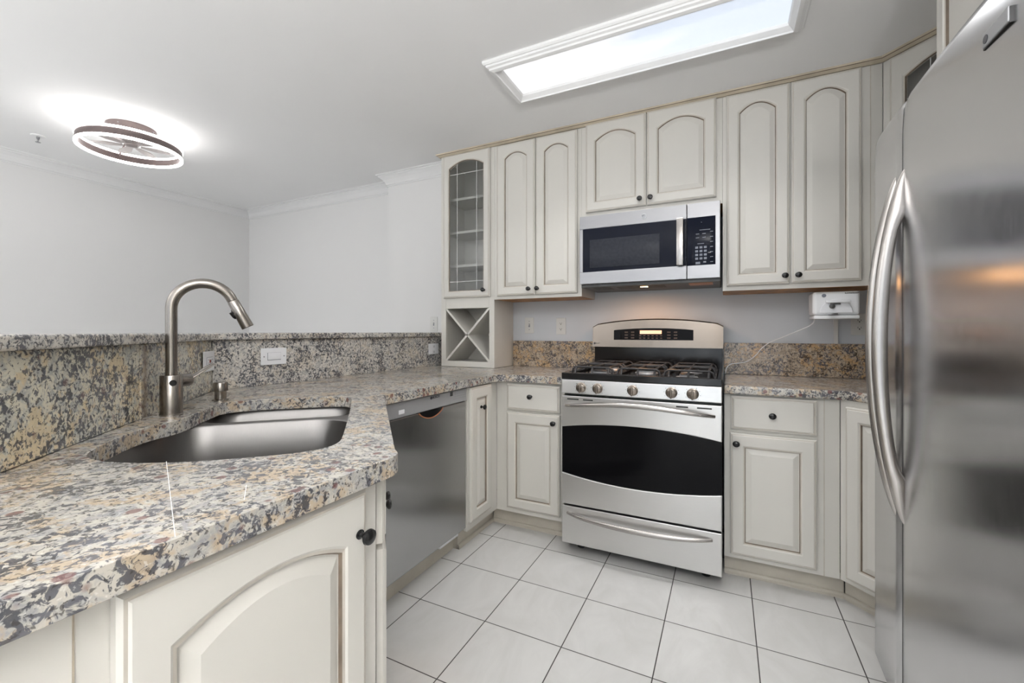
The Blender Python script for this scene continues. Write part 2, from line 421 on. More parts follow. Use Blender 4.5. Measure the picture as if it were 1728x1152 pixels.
hole = [AB(*p) for p in smooth_loop(hole_ab)]
b = MB().prism(outer, .876, .915, holes=[hole])
ct = b.build('countertop', M['gran'], None, .009, 4)
tag(ct, 'long speckled granite countertop with the sink, wrapping from the range along the peninsula', 'countertop')
# polish seams in the slab in front of the sink
for (p, q) in (((-.966, .452), (-.60, .290)), ((-.700, .440), (-.640, .399))):
    d = Vector((q[0]-p[0], q[1]-p[1], 0)); nn = Vector((-d.y, d.x, 0)).normalized()*.00045
    s = MB(); s.add([(p[0]-nn.x, p[1]-nn.y, .9152), (q[0]-nn.x, q[1]-nn.y, .9152), (q[0]+nn.x, q[1]+nn.y, .9152), (p[0]+nn.x, p[1]+nn.y, .9152)], [(0, 1, 2, 3)])
    s.build('slab_seam', M['trim'], ct)
b = MB().prism([(-.008, 2.25), (.455, 2.25), (.455+.36, 1.89), (.83, 1.875), (1.28, 1.875), (1.28, 2.88), (-.008, 2.88)], .876, .915)
tag(b.build('countertop', M['gran'], None, .009, 4), 'granite countertop to the right of the range, under the can opener', 'countertop')
# splashes
tag(box('backsplash', M['granbr'], None, -1.415, -.795, 2.88, 2.899, .915, 1.100, bevel=.002), 'low granite backsplash left of the range, its lighting painted in as brown', 'backsplash')
tag(box('backsplash', M['granbr'], None, -.010, 1.29, 2.88, 2.899, .915, 1.100, bevel=.002), 'low granite backsplash right of the range, its lighting painted in as brown', 'backsplash')
tag(MB().prism([(-1.10, -.62), (-1.10, .237), AB(1.507, .61), AB(1.5065, .63), (-1.12, .229), (-1.12, -.62)], .915, 1.129).build('bar_backsplash', M['gransp'], None, .0015, 1),
    'tan and grey granite backsplash slab left of the faucet under the bar', 'backsplash')
tag(MB().prism([AB(1.5085, .607), AB(1.5085, .63), (-1.96, 1.0685), (-1.94, 1.0735)], .915, 1.129).build('bar_backsplash', M['gransp'], None, .0015, 1),
    'brown stained granite backsplash slab right behind the faucet', 'backsplash')
tag(box('bar_backsplash', M['granbar'], None, -1.96, -1.94, 1.076, 2.88, .915, 1.129, bevel=.0015), 'long grey speckled granite backsplash slab holding the rocker switch under the bar', 'backsplash')
bar = [(-1.08, -.62), (-1.08, .2485), (-1.918, 1.0865), (-1.918, 2.749), (-2.34, 2.749), (-2.34, .96), (-1.50, .12), (-1.50, -.62)]
tag(MB().prism(bar, 1.130, 1.160).build('bar_counter', M['granbar'], None, .006, 3), 'raised granite bar ledge running above the peninsula backsplash', 'bar counter')
struct(MB().prism([(-1.125, -.62), (-1.125, .226), (-1.965, 1.066), (-1.965, 2.749), (-2.09, 2.749), (-2.09, 1.016), (-1.25, .176), (-1.25, -.62)], 0, 1.129).build('wall_bar', M['wall']))

# ================================================================== SINK
sk = thing('kitchen_sink', 'undermount stainless double bowl sink set in the granite peninsula', 'sink', (*AB(1.39, .3), .875), 3*PI/4)
# local frame: x -> a direction (-.707,.707), y -> (-.707,-.707)=b ; front of sink (b small) is at -y
def bowl(name, a0, a1, b0, b1, depth, rc=.09, bulge=0, mat='sink'):
    def ring(z, ins, r):
        x0, x1, y0, y1 = a0-1.39+ins, a1-1.39-ins, b0-.3+ins, b1-.3-ins
        r = max(r, .01); pts = []
        for cx, cy, s0 in ((x1-r, y1-r, 0), (x0+r, y1-r, 90), (x0+r, y0+r, 180), (x1-r, y0+r, 270)):
            for k in range(7):
                an = math.radians(s0+15*k); pts.append((cx+r*math.cos(an), cy+r*math.sin(an), z))
        return pts
    lv = [(0, 0, rc), (-.004, .003, rc), (-depth*.5, .010, rc), (-depth+.03, .016, rc), (-depth+.010, .026, rc*.9), (-depth, .05, rc*.7), (-depth-.006, .14 if (b1-b0) > .3 and (a1-a0) > .3 else .08, .03)]
    b = MB(); vs = []; n = 28
    for z, ins, r in lv: vs += ring(z, ins, r)
    fs = []
    for k in range(len(lv)-1):
        for i in range(n): fs.append((k*n+i, k*n+(i+1) % n, (k+1)*n+(i+1) % n, (k+1)*n+i))
    fs.append(tuple((len(lv)-1)*n+i for i in range(n)))
    b.add(vs, fs, smooth=True)
    o = b.build(name, M[mat], sk)
    return ring(0, 0, rc)
BA, BB = (.965, 1.565, .035, .565), (1.60, 1.825, .035, .505)
r1 = bowl('large_bowl', *BA, .20, .12); r2 = bowl('small_bowl', *BB, .17, .075)
fl_ = MB().prism([(.93-1.39, .01-.3), (1.85-1.39, .01-.3), (1.85-1.39, .59-.3), (.93-1.39, .59-.3)], -.0016, -.0002, holes=[[(p[0], p[1]) for p in r1], [(p[0], p[1]) for p in r2]])
fl_.build('flange', M['sink'], sk)
for cx, cy, z in (((BA[0]+BA[1])/2-1.39, (BA[2]+BA[3])/2-.3, -.205), ((BB[0]+BB[1])/2-1.39, (BB[2]+BB[3])/2-.3, -.175)):
    MB().zlathe([(0, 0), (.042, 0), (.045, .002), (.045, -.002), (0, -.003)], (cx, cy, z)).build('drain', M['nickel'], sk)

# ================================================================== FAUCET
fx, fy = AB(1.56, .553)
fa = thing('faucet', 'tall brushed nickel gooseneck pull-down faucet behind the sink', 'faucet', (fx, fy, .915), 0)
MB().zlathe([(0, 0), (.0295, 0), (.0295, .003), (.0285, .004), (.0285, .118), (.027, .120), (0, .120)]).build('body', M['nickel'], fa)
hd = Vector((.95, -.31, 0)).normalized()   # faces the camera side
e = MB(); e.lathe([(0, 0), (.0075, 0), (.009, -.0012), (.009, .004), (0, .004)], tf=Matrix.Translation(hd*.0285+Vector((0, 0, .098))) @ Matrix.Rotation(math.atan2(hd.x, -hd.y), 4, 'Z'))
e.build('sensor_eye', M['black'], fa)
sp = Vector((.52, .854, 0)).normalized()
path = [(0, 0, .118), (0, 0, .20), (0, 0, .28), (0, 0, .320)]
R = .080
for k in range(1, 19):
    an = math.radians(180-158*k/18); path.append(tuple(sp*(R+R*math.cos(an))+Vector((0, 0, .320+R*math.sin(an)))))
pv = [Vector(p) for p in path]
dr = (pv[-1]-pv[-2]).normalized()
MB().tube(pv, .0152, seg=24, up=(-sp.y, sp.x, 0)).build('spout', M['nickel'], fa)
h0 = pv[-1]; pts = [h0, h0+dr*.002, h0+dr*.004, h0+dr*.055, h0+dr*.094, h0+dr*.096]
so = MB().tube(pts, [.0152, .0148, .0162, .0172, .0182, .0165], seg=24, up=(-sp.y, sp.x, 0)).build('spray_head', M['nickel'], fa)
bt = MB(); c0 = h0+dr*.03; out = dr.cross(Vector((-sp.y, sp.x, 0))); out = out if out.dot(sp) < 0 else -out
bt.tube([c0+out*.015, c0+out*.021+dr*.004, c0+out*.019+dr*.02, c0+out*.016+dr*.026], [.006, .006, .005, .004], seg=8)
bt.build('spray_button', M['black'], so)
hn = Vector((-.30, .954, 0)).normalized()
hb = MB().tube([Vector((0, 0, .100))+hn*.02, Vector((0, 0, .100))+hn*.056, Vector((0, 0, .100))+hn*.060], [.0195, .0195, .017], seg=20).build('handle_hub', M['nickel'], fa)
q0 = Vector((0, 0, .102))+hn*.058; up = (hn*.92+Vector((0, 0, .40))).normalized()
MB().tube([q0+Vector((0, 0, .0)), q0+up*.03, q0+up*.098, q0+up*.100], [.010, .010, .010, .008], seg=12, ry=[.007, .0055, .0045, .0035]).build('lever', M['nickel'], hb)
# soap dispenser and hole cover
sd = thing('soap_dispenser', 'short round brushed steel soap dispenser beside the faucet', 'soap dispenser', (-1.655, .945, .915))
MB().zlathe([(0, 0), (.026, 0), (.026, .003), (.019, .006), (.0185, .034), (.020, .036)]).build('collar', M['nickel'], sd)
MB().zlathe([(0, .034), (.0235, .034), (.0235, .062), (.021, .066), (0, .067)]).build('cap', M['nickel'], sd)
tag(MB().zlathe([(0, 0), (.026, 0), (.026, .0015), (.022, .004), (0, .005)], AB(1.675, .555)+(.9152,)).build('hole_cover', M['nickel']), 'flat round steel sink hole cover lying between faucet and soap dispenser', 'hole cover')

# ================================================================== CABINETS
YB = 2.898
def carcass(c, w, h, d, mat='paint', under=None, top=True):
    """closed box with front at y=0, going back to +d"""
    o = MB().box(0, w, 0, d, 0, h)
    ob = o.build('body', [M[mat], M['wood']], c)
    if under:
        for p in ob.data.polygons:
            if p.normal.z < -.9: p.material_index = 1
    return ob
def stile(par, x, z0, z1, y=-.001, w=.0016):
    MB().box(x-w/2, x+w/2, y-.0004, y+.001, z0, z1).build('joint_line', M['edge'], par)
UZ, UT = 1.385, 2.430
# --- tall display cabinet standing on the counter
dc = thing('display_cabinet', 'cream cabinet with arched glass door and wine cross standing on the counter', 'cabinet', (-1.86, 2.60, .9165), 0)
w_, d_ = .44, .294; Hh = UT-.9155
b = MB()
b.box(0, .018, 0, d_, 0, Hh); b.box(w_-.018, w_, 0, d_, 0, Hh)                                    # sides
b.box(.018, w_-.018, d_-.008, d_, 0, Hh)                                                         # back
b.box(.018, w_-.018, .018, d_-.008, 0, .035); b.box(.018, w_-.018, .018, d_-.008, Hh-.02, Hh)
b.box(.018, w_-.018, .018, d_-.008, .44, .47)
b.box(.018, .040, 0, .018, .035, Hh-.03); b.box(w_-.040, w_-.018, 0, .018, .035, Hh-.03)
b.box(.018, w_-.018, 0, .018, 0, .040); b.box(.018, w_-.018, 0, .018, Hh-.03, Hh); b.box(.040, w_-.040, 0, .018, .415, .50)
b.build('body', M['paint'], dc, .001, 1)
for z in (1.632, 1.874, 2.116):
    box('shelf', M['paint'], dc, .019, w_-.019, .045, d_-.009, z-.9155, z-.9155+.018)
b = MB()
cx, cz = .22, .2275; L_ = math.hypot(.36, .375)
for s in (1, -1):
    b.box(-L_/2, L_/2, .004, d_-.012, -.007, .007, tf=Matrix.Translation((cx, 0, cz)) @ Matrix.Rotation(s*math.atan2(.375, .36), 4, 'Y'))
b.build('wine_cross', M['paint'], dc)
gd = put_door(dc, .030, 1.405-.9155, .382, 1.022, -.001, .372, 1.452-.9155, .045, glass=True, fr=.040)
gw, gh = .382, 1.022
def glass_parts(gd, gw, gh, fr, rise, vx, hz):
    lp = dloop(gw, gh, fr+.008, fr+.008, fr+.008, fr+.012, rise, 0)
    pz = MB().prism([(p[0], p[2]) for p in lp], .0, .003, tf=Matrix.Translation((0, -.004, 0)) @ Matrix.Rotation(PI/2, 4, 'X'))
    g = pz.build('glass_pane', M['glass'], gd)
    gb = MB()
    for x in vx:
        s = x/gw; q = abs(2*((x-fr)/(gw-2*fr))-1); zt = gh-fr-.012-rise*q*q
        gb.box(x-.0014, x+.0014, -.0095, -.0078, fr+.008, zt)
    for z in hz: gb.box(fr+.008, gw-fr-.008, -.0095, -.0078, z-.0014, z+.0014)
    gb.build('glazing_line', M['trim'], gd)
glass_parts(gd, gw, gh, .040, .045, (.115, .275), (.115, .88))
# --- the wall cabinets
c1 = thing('wall_cabinet', 'cream two-door wall cabinet with narrow arched panels left of the microwave', 'cabinet', (-1.419, 2.60, UZ))
carcass(c1, .617, UT-UZ, YB-2.60, under=True)
put_door(c1, .027, .022, .281, 1.017, -.001, .270, .060, .035)
put_door(c1, .313, .022, .279, 1.017, -.001, .330, .060, .035)
c2 = thing('wall_cabinet', 'short cream two-door wall cabinet directly over the microwave', 'cabinet', (-.801, 2.60, 1.860))
carcass(c2, .785, UT-1.860, YB-2.60, under=True)
put_door(c2, .029, .036, .358, .538, -.001, .355, .074, .045)
put_door(c2, .393, .036, .362, .538, -.001, .414, .074, .045)
c3 = thing('wall_cabinet', 'cream two-door wall cabinet above the can opener right of the microwave', 'cabinet', (-.015, 2.60, UZ))
carcass(c3, .677, UT-UZ, YB-2.60, under=True)
put_door(c3, .019, .024, .286, 1.017, -.001, .283, .064, .042)
put_door(c3, .312, .026, .284, 1.015, -.001, .340, .064, .042)
stile(c3, .632, .0, UT-UZ); 
# diagonal corner cabinet
c4 = thing('corner_cabinet', 'cream diagonal corner wall cabinet with dark arched glass door behind the fridge', 'cabinet', (.664, 2.598, UZ), -PI/4)
cw = .56
b = MB(); H4 = UT-UZ
b.box(0, .03, 0, .018, 0, H4); b.box(cw-.03, cw, 0, .018, 0, H4); b.box(.03, cw-.03, 0, .018, 0, .03); b.box(.03, cw-.03, 0, .018, H4-.03, H4)
b.prism([(0.002, .018), (.018, .018), (.22, .21), (.205, .21)], 0, H4)
b.prism([(cw-.002, .018), (cw-.018, .018), (cw-.22, .21), (cw-.205, .21)], 0, H4)
b.box(.19, cw-.19, .20, .21, 0, H4)
b.prism([(.03, .018), (cw-.03, .018), (cw-.21, .20), (.21, .20)], 0, .018); b.prism([(.03, .018), (cw-.03, .018), (cw-.21, .20), (.21, .20)], H4-.018, H4)
b.build('body', M['inner'], c4)
for p in c4.children:
    p.data.materials.append(M['paint'])
    for f in p.data.polygons:
        if f.center.y < .0185 : f.material_index = 1
for z in (.33, .64): MB().prism([(.03, .02), (cw-.03, .02), (cw-.21, .198), (.21, .198)], z, z+.016).build('shelf', M['inner'], c4)
g4 = put_door(c4, .035, .022, .49, 1.017, -.001, None, None, .050, glass=True)
glass_parts(g4, .49, 1.017, .052, .050, (.15, .34), (.16, .80))
# crown trim of the kitchen cabinets
pr = [(0, 0), (.010, 0), (.014, .004), (.022, .010), (.026, .012), (.030, .0195), (0, .0195)]
pts = [(-1.862, 2.90), (-1.862, 2.598), (.664, 2.598), (1.055, 2.207), (1.3, 2.207)]
nrm = [(-1, 0), (-1, -1), (math.tan(PI/8)*-1, -1), (-1, math.tan(-PI/8)*1), (0, -1)]
nrm[2] = (-math.tan(PI/8), -1); nrm[3] = (-1*math.tan(PI/8)*1, -1)
vs = []; n = len(pr)
for p, q in zip(pts, nrm):
    for o_, d in pr: vs.append((p[0]+q[0]*o_, p[1]+q[1]*o_, UT+.0005+d))
fs = []
for k in range(len(pts)-1):
    for i in range(n): fs.append((k*n+i, k*n+(i+1) % n, (k+1)*n+(i+1) % n, (k+1)*n+i))
b = MB(); b.add(vs, fs)
for i_, f in enumerate(b.bm.faces):
    if i_ % n in (3,): f.material_index = 1
struct(b.build('trim_3', [M['crown_c'], M['glaze']]))
# --- cabinet over the fridge
c5 = thing('fridge_cabinet', 'cream cabinet over the steel fridge with tall side panel', 'cabinet', (.615, 1.875, 0), -PI/2)
b = MB(); b.box(0, .03, 0, .68, 0, CH-.001); b.box(.03, 1.02, 0, .68, 1.86, CH-.001); b.build('body', M['paint'], c5, .001, 1)
for x in (.040, .046): stile(c5, x, 1.86, CH-.002)
put_door(c5, .056, 1.875, .46, .54, -.001, .50, 1.905, 0.)
put_door(c5, .522, 1.875, .46, .54, -.001, .54, 1.905, 0.)

# --- unseen tall cabinet added by the fridge to keep light off the near door
c6 = thing('light_blocking_cabinet', 'tall cream cabinet added unseen beside the steel fridge to block light', 'cabinet', (.615, .850, 0), -PI/2)
MB().box(0, 1.30, 0, .66, .10, CH-.001).box(0, 1.30, .07, .66, 0, .10).build('body', M['paint'], c6)
for x in (.03, .66):
    put_door(c6, x, .13, .60, 1.35, -.001, x+(.56 if x < .5 else .04), 1.0, 0.); put_door(c6, x, 1.50, .60, .90, -.001, x+(.56 if x < .5 else .04), 1.56, .05)
# --- base cabinets
BZ, BT = .105, .8755
def toe(c, w, d=.06, x0=0, dy=.03):
    MB().box(x0, w, d, d+dy, 0, BZ).build('toe_kick', M['toe'], c)
    q = MB(); q.tube([(x0, d-.001, .012), (w, d-.001, .012)], .012, seg=10); q.box(x0, w, d-.012, d, .0, .012); q.build('shoe_moulding', M['toe'], c)
k1 = thing('base_cabinet', 'cream base cabinet with one drawer and door left of the range', 'cabinet', (-1.230, 2.285, 0))
MB().box(0, .430, 0, YB-.02-2.285, BZ, BT).build('body', M['paint'], k1)
toe(k1, .430, x0=-.055)
put_door(k1, .074, .711, .330, .150, -.001, .231, .795, flat=True, name='drawer')
put_door(k1, .074, .135, .330, .563, -.001, .372, .656, 0.)
k2 = thing('base_cabinet', 'narrow cream base cabinet with slim door right of the dishwasher', 'cabinet', (-1.230, 1.950, 0), PI/2)
MB().box(0, .334, .001, .02, BZ, BT).box(.02, .334, .02, .50, BZ, BT).build('body', M['paint'], k2)
toe(k2, .395)
put_door(k2, .012, .150, .226, .716, -.001, .112, .752, 0.)
k3 = thing('sink_cabinet', 'cream two-door sink base cabinet on the diagonal beside the dishwasher', 'cabinet', (*AB(.925, -.020), 0), 3*PI/4)
# local x runs along +a, front -y = (+.707,+.707)
MB().prism([(.005, 0), (.842, 0), (.842, .010), (.83, .018), (.02, .018), (.005, .010)], BZ, BT).build('body', M['paint'], k3)
MB().box(.03, .80, .055, .09, 0, BZ).build('toe_kick', M['toe'], k3)
put_door(k3, .020, .722, .395, .138, -.001, flat=True, name='false_drawer')
put_door(k3, .423, .722, .395, .138, -.001, flat=True, name='false_drawer')
put_door(k3, .020, .13, .395, .580, -.001, .385, .662, 0.)
put_door(k3, .423, .13, .395, .580, -.001, .452, .662, 0.)
k4 = thing('base_cabinet', 'large cream base cabinet with arched door under the near end of the granite', 'cabinet', (-.630, -.60, 0), PI/2)
MB().box(0, 1.256, 0, .02, BZ, BT).box(0, .74, .02, .44, BZ, BT).build('body', M['paint'], k4)
MB().box(0, 1.256, .06, .30, 0, BZ).build('toe_kick', M['toe'], k4)
put_door(k4, .839, .13, .377, .736, -.001, 1.194, .789, .032, fr=.050, ks=1.0)
for x in (.808, ): stile(k4, x, BZ, BT)
k5 = thing('base_cabinet', 'cream base cabinet with one drawer and door right of the range', 'cabinet', (-.006, 2.285, 0))
MB().box(0, .444, 0, YB-.02-2.285, BZ, BT).build('body', M['paint'], k5)
toe(k5, .47)
put_door(k5, .026, .711, .335, .156, -.001, .193, .788, flat=True, name='drawer')
put_door(k5, .024, .128, .337, .566, -.001, .049, .648, 0.)
stile(k5, .389, BZ, BT)
k6 = thing('corner_base_cabinet', 'cream diagonal corner base cabinet partly hidden behind the fridge', 'cabinet', (.440, 2.284, 0), -PI/4)
MB().box(0, .50, .001, .28, BZ, BT).build('body', M['paint'], k6)
toe(k6, .52, x0=-.02)
put_door(k6, .030, .128, .40, .722, -.001, .40, .648, 0.)

# ================================================================== DISHWASHER
dw = thing('dishwasher', 'stainless dishwasher with silver control strip under the granite peninsula', 'dishwasher', (-1.230, 1.336, 0), PI/2)
box('tub', M['greyp'], dw, .003, .603, .035, .55, .10, .872)
D = MB().box(.004, .604, 0, .034, .130, .800).build('door', M['steeld'], dw, .004, 2)
cp = MB().box(.002, .606, -.004, .034, .803, .870).build('control_panel', M['greyp'], dw, .005, 3)
MB().box(.075, .110, -.0065, -.003, .818, .836, bev=.0015).build('power_button', M['plate'], cp)
MB().box(.452, .474, -.0048, -.0035, .845, .866).build('display', M['black'], cp)
for i in range(5):
    for j in range(2): MB().box(.490+i*.021, .504+i*.021, -.0046, -.0038, .850+j*.010, .8515+j*.010).build('button_mark', M['mark'], cp)
for a, b_, z in ((.482, .592, .838), (.482, .592, .826), (.075, .105, .856)): MB().box(a, b_, -.0046, -.0038, z, z+.0008).build('printed_line', M['mark'], cp)
text('lettering', 'BOSCH', M['markd'], cp, .017, (.335, -.0045, .858), bold=.0004)
m = MB(); m.lathe([(.0062, 0), (.0075, 0), (.0075, -.001), (.0062, -.001)], seg=20, tf=Matrix.Translation((.298, -.004, .858))); m.box(.2965, .2995, -.005, -.004, .853, .863)
m.build('emblem', M['markd'], cp)
# pocket handle below the strip
m = MB(); vs = []; N = 14
for k in range(N+1):
    s = k/N; x = .215+.175*s; z = .800-.030*math.sin(PI*s)**.7
    vs += [(x, -.002, z), (x, .018, z+.004+.0*s)]
fs = [(2*k, 2*k+1, 2*k+3, 2*k+2) for k in range(N)]
m.add(vs, fs, 0, True); m.box(.215, .39, -.003, -.0005, .7985, .8035)
gh_ = m.build('handle_recess', M['black'], D)
m = MB(); P_ = []
for k in range(15):
    s = k/14; P_.append((.212+.181*s, -.003, .799-.033*math.sin(PI*s)**.7))
m.tube(P_, .0024, seg=8); m.build('lit_pocket_edge', M['copper_reflection'], D)  # copper light in the pocket, painted on as a coloured strip
m = MB(); vs = []
for k in range(15):
    s = k/14; vs += [(.212+.181*s, -.0012, .7995), (.212+.181*s, -.0012, .799-.031*math.sin(PI*s)**.7)]
m.add(vs, [(2*k, 2*k+2, 2*k+3, 2*k+1) for k in range(14)]); m.build('handle_pocket', M['black'], D)
MB().box(-.02, .61, .085, .11, 0, .128).build('toe_panel', M['toe'], dw)
MB().box(.40, .56, .02, .05, .104, .116).build('base_bracket', M['plate'], dw)

# ================================================================== RANGE
RX, RW, RY = -.7735, .7585, 2.156
rg = thing('gas_range', 'stainless gas range with black cooktop and curved oven window', 'range', (RX, RY, 0))
MB().box(0, RW, .045, .70, .045, .905).build('body', M['black'], rg, .002, 1)
for x, y in ((.07, .12), (RW-.07, .12), (.07, .62), (RW-.07, .62)):
    MB().zlathe([(0, 0), (.020, 0), (.022, .006), (.014, .012), (.012, .046), (0, .046)], (x, y, 0), seg=16).build('foot', M['blackm'], rg)
dwr = MB().box(0, RW, 0, .044, .062, .258).build('drawer', M['steelr'], rg, .004, 2)
def bow(par, x0, x1, z0, zb, yb, r, name='handle', mat='handle', rr=None, n=26, y0=-.002):
    """bar handle bowed out and along z"""
    P = []; R = []; R2 = []
    for k in range(n+1):
        s = k/n; e = math.sin(PI*s); g = min(1, math.sin(PI*min(s, 1-s)*2.0)*1.0) if True else 1
        out = 1-abs(2*s-1)**6
        P.append((x0+(x1-x0)*s, y0-yb*out*(.72+.28*e), z0+zb*e)); R.append(r*(.55+.45*e)); R2.append((rr or r)*(.6+.4*e))
    return MB().tube(P, R, seg=14, ry=R2).build(name, M[mat], par)
bow(dwr, .030, RW-.040, .222, -.014, .040, .010, rr=.013)
# oven door: three curved pieces
od = MB(); N = 24
zt = lambda s: .668+.032*(1-(2*s-1)**2); zb_ = lambda s: .430-.034*(1-(2*s-1)**2)
def band(fa_, fb_, y0, y1, mb, lip=0):
    vs = []
    for k in range(N+1):
        s = k/N; x = RW*s
        vs += [(x, y0, fa_(s)), (x, y0, fb_(s)), (x, y1, fb_(s)), (x, y1, fa_(s))]
    fs = []
    for k in range(N):
        for i in range(4): fs.append((4*k+i, 4*k+(i+1) % 4, 4*(k+1)+(i+1) % 4, 4*(k+1)+i))
    fs += [(0, 1, 2, 3), tuple(4*N+i for i in range(4))]
    mb.add(vs, fs)
band(lambda s: .267, zb_, 0, .043, od); band(zt, lambda s: .832, 0, .043, od)
ODR = od.build('oven_door', M['steelr'], rg, .0035, 2)
g = MB(); band(lambda s: zb_(s)-.003, lambda s: zt(s)+.003, .007, .040, g); g.build('oven_window', M['glassblk'], ODR)
bow(ODR, .022, RW-.030, .782, .030, .055, .012, rr=.013)
for x in (.030, .115, .565, .655):
    L_ = .062 if x in (.030, .655) else .052
    MB().box(x, x+L_, -.0008, .004, .812, .819, bev=.0006).build('vent_slot', M['slot'], ODR)
# control panel with five knobs
cpn = MB(); cpn.add([(0, -.008, .845), (RW, -.008, .845), (RW, -.002, .918), (0, -.002, .918), (0, .043, .845), (RW, .043, .845), (RW, .043, .918), (0, .043, .918)],
    [(0, 1, 2, 3), (4, 7, 6, 5), (0, 4, 5, 1), (3, 2, 6, 7), (0, 3, 7, 4), (1, 5, 6, 2)])
CP = cpn.build('control_panel', M['steelr'], rg, .004, 3)
KR = None
for x in (.107, .193, .366, .545, .637):
    if KR is None:
        m = MB(); m.lathe([(0, 0), (.0265, 0), (.0265, -.003), (.0215, -.005), (.0225, -.008), (.0215, -.020), (.018, -.022), (0, -.022)], seg=28)
        m.box(-.0045, .0045, -.034, -.018, -.022, .024, bev=.003)
        KR = m.build('burner_knob', M['tan'], CP); o = KR
    else: o = KR.copy(); COL.objects.link(o); o.parent = CP
    o.location = (x, -.0055, .879); o.rotation_euler = (math.radians(4.7), 0, 0)
for x in (.107, .193, .366, .545, .637):
    for q in range(9):
        an = math.radians(-220+q*35)
        MB().box(x+.033*math.cos(an)-.0012, x+.033*math.cos(an)+.0012, -.0075-.0*q, -.0045, .879+.031*math.sin(an)-.0012, .879+.031*math.sin(an)+.0012).build('dial_mark', M['markd'], CP)
# cooktop
ck = MB()
ck.box(0, RW, -.004, .030, .919, .952); ck.box(0, .020, .030, .655, .919, .952); ck.box(RW-.020, RW, .030, .655, .919, .952)
ck.box(.020, RW-.020, .030, .655, .919, .937)
CK = ck.build('cooktop', M['black'], rg, .003, 2)
for i, (x, y, r) in enumerate(((.16, .17, .040), (.16, .49, .032), (.379, .33, .044), (.60, .17, .036), (.60, .49, .040))):
    bu = MB().zlathe([(0, 0), (r+.018, 0), (r+.015, .004), (r, .006), (r, .014), (0, .014)], (x, y, .937), seg=28).build('burner', M['greyp'], CK)
    MB().zlathe([(0, 0), (r*.9, 0), (r*.95, .004), (r*.8, .008), (0, .009)], (x, y, .951), seg=28).build('burner_cap', M['blackm'], bu)
def grate(x0, x1, y0, y1):
    m = MB(); z = .978; r = .0058
    def bar_(p, q, mid=None):
        m.tube([(p[0], p[1], .940), (p[0]+(q[0]-p[0])*.04, p[1]+(q[1]-p[1])*.04, z-.008), (p[0]+(q[0]-p[0])*.10, p[1]+(q[1]-p[1])*.10, z), (p[0]+(q[0]-p[0])*.90, p[1]+(q[1]-p[1])*.90, z), (p[0]+(q[0]-p[0])*.96, p[1]+(q[1]-p[1])*.96, z-.008), (q[0], q[1], .940)], r, seg=8)
    for y in (y0+.035, (y0+y1)/2-.035, (y0+y1)/2+.035, y1-.035): bar_((x0+.004, y), (x1-.004, y))
    for x in (x0+.03, (x0+x1)/2, x1-.03): bar_((x, y0+.004), (x, y1-.004))
    m.tube([(x0+.004, y0+.004, .945), (x1-.004, y0+.004, .945), (x1-.004, y1-.004, .945), (x0+.004, y1-.004, .945), (x0+.004, y0+.004, .945)], .006, seg=8)
    return m.build('grate', M['blackm'], CK)
grate(.026, .262, .040, .640); grate(.268, .490, .040, .640); grate(.496, RW-.026, .040, .640)
# backguard
bg = MB(); N = 24; yb0 = .652; x0, x1 = -.018, RW+.002
bg.box(x0+.012, x1-.004, yb0+.008, .722, .935, 1.075)
BGD = bg.build('backguard', M['black'], rg, .002, 1)
m = MB(); vs = []
for k in range(N+1):
    s = k/N; x = x0+(x1-x0)*s; e = 1-(2*s-1)**2; rc_ = max(0, 1-min(s, 1-s)/.025)**2*.012
    y = yb0-.018*e
    vs += [(x, y-.004, 1.068), (x, y+.008, 1.205+.035*e-rc_), (x, y+.016, 1.212+.035*e-rc_), (x, .722, 1.212+.035*e-rc_), (x, .722, 1.068)]
fs = []
for k in range(N):
    for i in range(5): fs.append((5*k+i, 5*k+(i+1) % 5, 5*(k+1)+(i+1) % 5, 5*(k+1)+i))
fs += [tuple(range(5)), tuple(5*N+i for i in range(5))]
m.add(vs, fs, smooth=True)
PN = m.build('panel', M['tan'], BGD)
def on_panel(x, z, off=.001):
    s = (x-x0)/(x1-x0); e = 1-(2*s-1)**2; y = yb0-.018*e
    f = (z-1.068)/(.137+.035*e); return (x, y-.004+.012*f-off, z)
def panel_patch(name, xa, xb, za, zb, mat, off, par, arch=0, n=12):
    m = MB(); vs = []
    for k in range(n+1):
        x = xa+(xb-xa)*k/n; e = 1-(2*k/n-1)**2
        vs += [on_panel(x, za, off), on_panel(x, zb+arch*e, off)]
    m.add(vs, [(2*k, 2*k+2, 2*k+3, 2*k+1) for k in range(n)]); return m.build(name, mat, par)
panel_patch('display_trim', .120, .605, 1.111, 1.180, M['tan'], .0008, PN, .012)
dsp = panel_patch('display_window', .125, .600, 1.114, 1.176, M['glassblk'], .0014, PN, .012)
panel_patch('clock', .290, .420, 1.152, 1.174, M['amber'], .0020, PN)
AK = plain('amber_lit_keys', (.07, .045, .03), .4)
for xs_ in ((.205, .245), (.462, .500)):
    for x in xs_:
        for z in (1.127, 1.145, 1.163):
            p = on_panel(x, z, .002); MB().box(p[0]-.010, p[0]+.010, p[1]-.0002, p[1]+.0002, p[2]-.0035, p[2]+.0035).build('key', AK, PN)
for i in range(6):
    for z in (1.126, 1.141):
        p = on_panel(.292+i*.025, z, .002); MB().box(p[0]-.006, p[0]+.006, p[1]-.0002, p[1]+.0002, p[2]-.003, p[2]+.003).build('key', AK, PN)
p = on_panel(.022, 1.090, .002)
m = MB(); m.lathe([(0, 0), (.0065, 0), (.0065, -.001), (0, -.001)], seg=16, tf=Matrix.Translation((-.003, p[1]+.003, 1.090))); m.build('emblem', M['markd'], PN)
text('lettering', 'Profile', M['markd'], PN, .011, (.020, p[1]+.0015, 1.090))

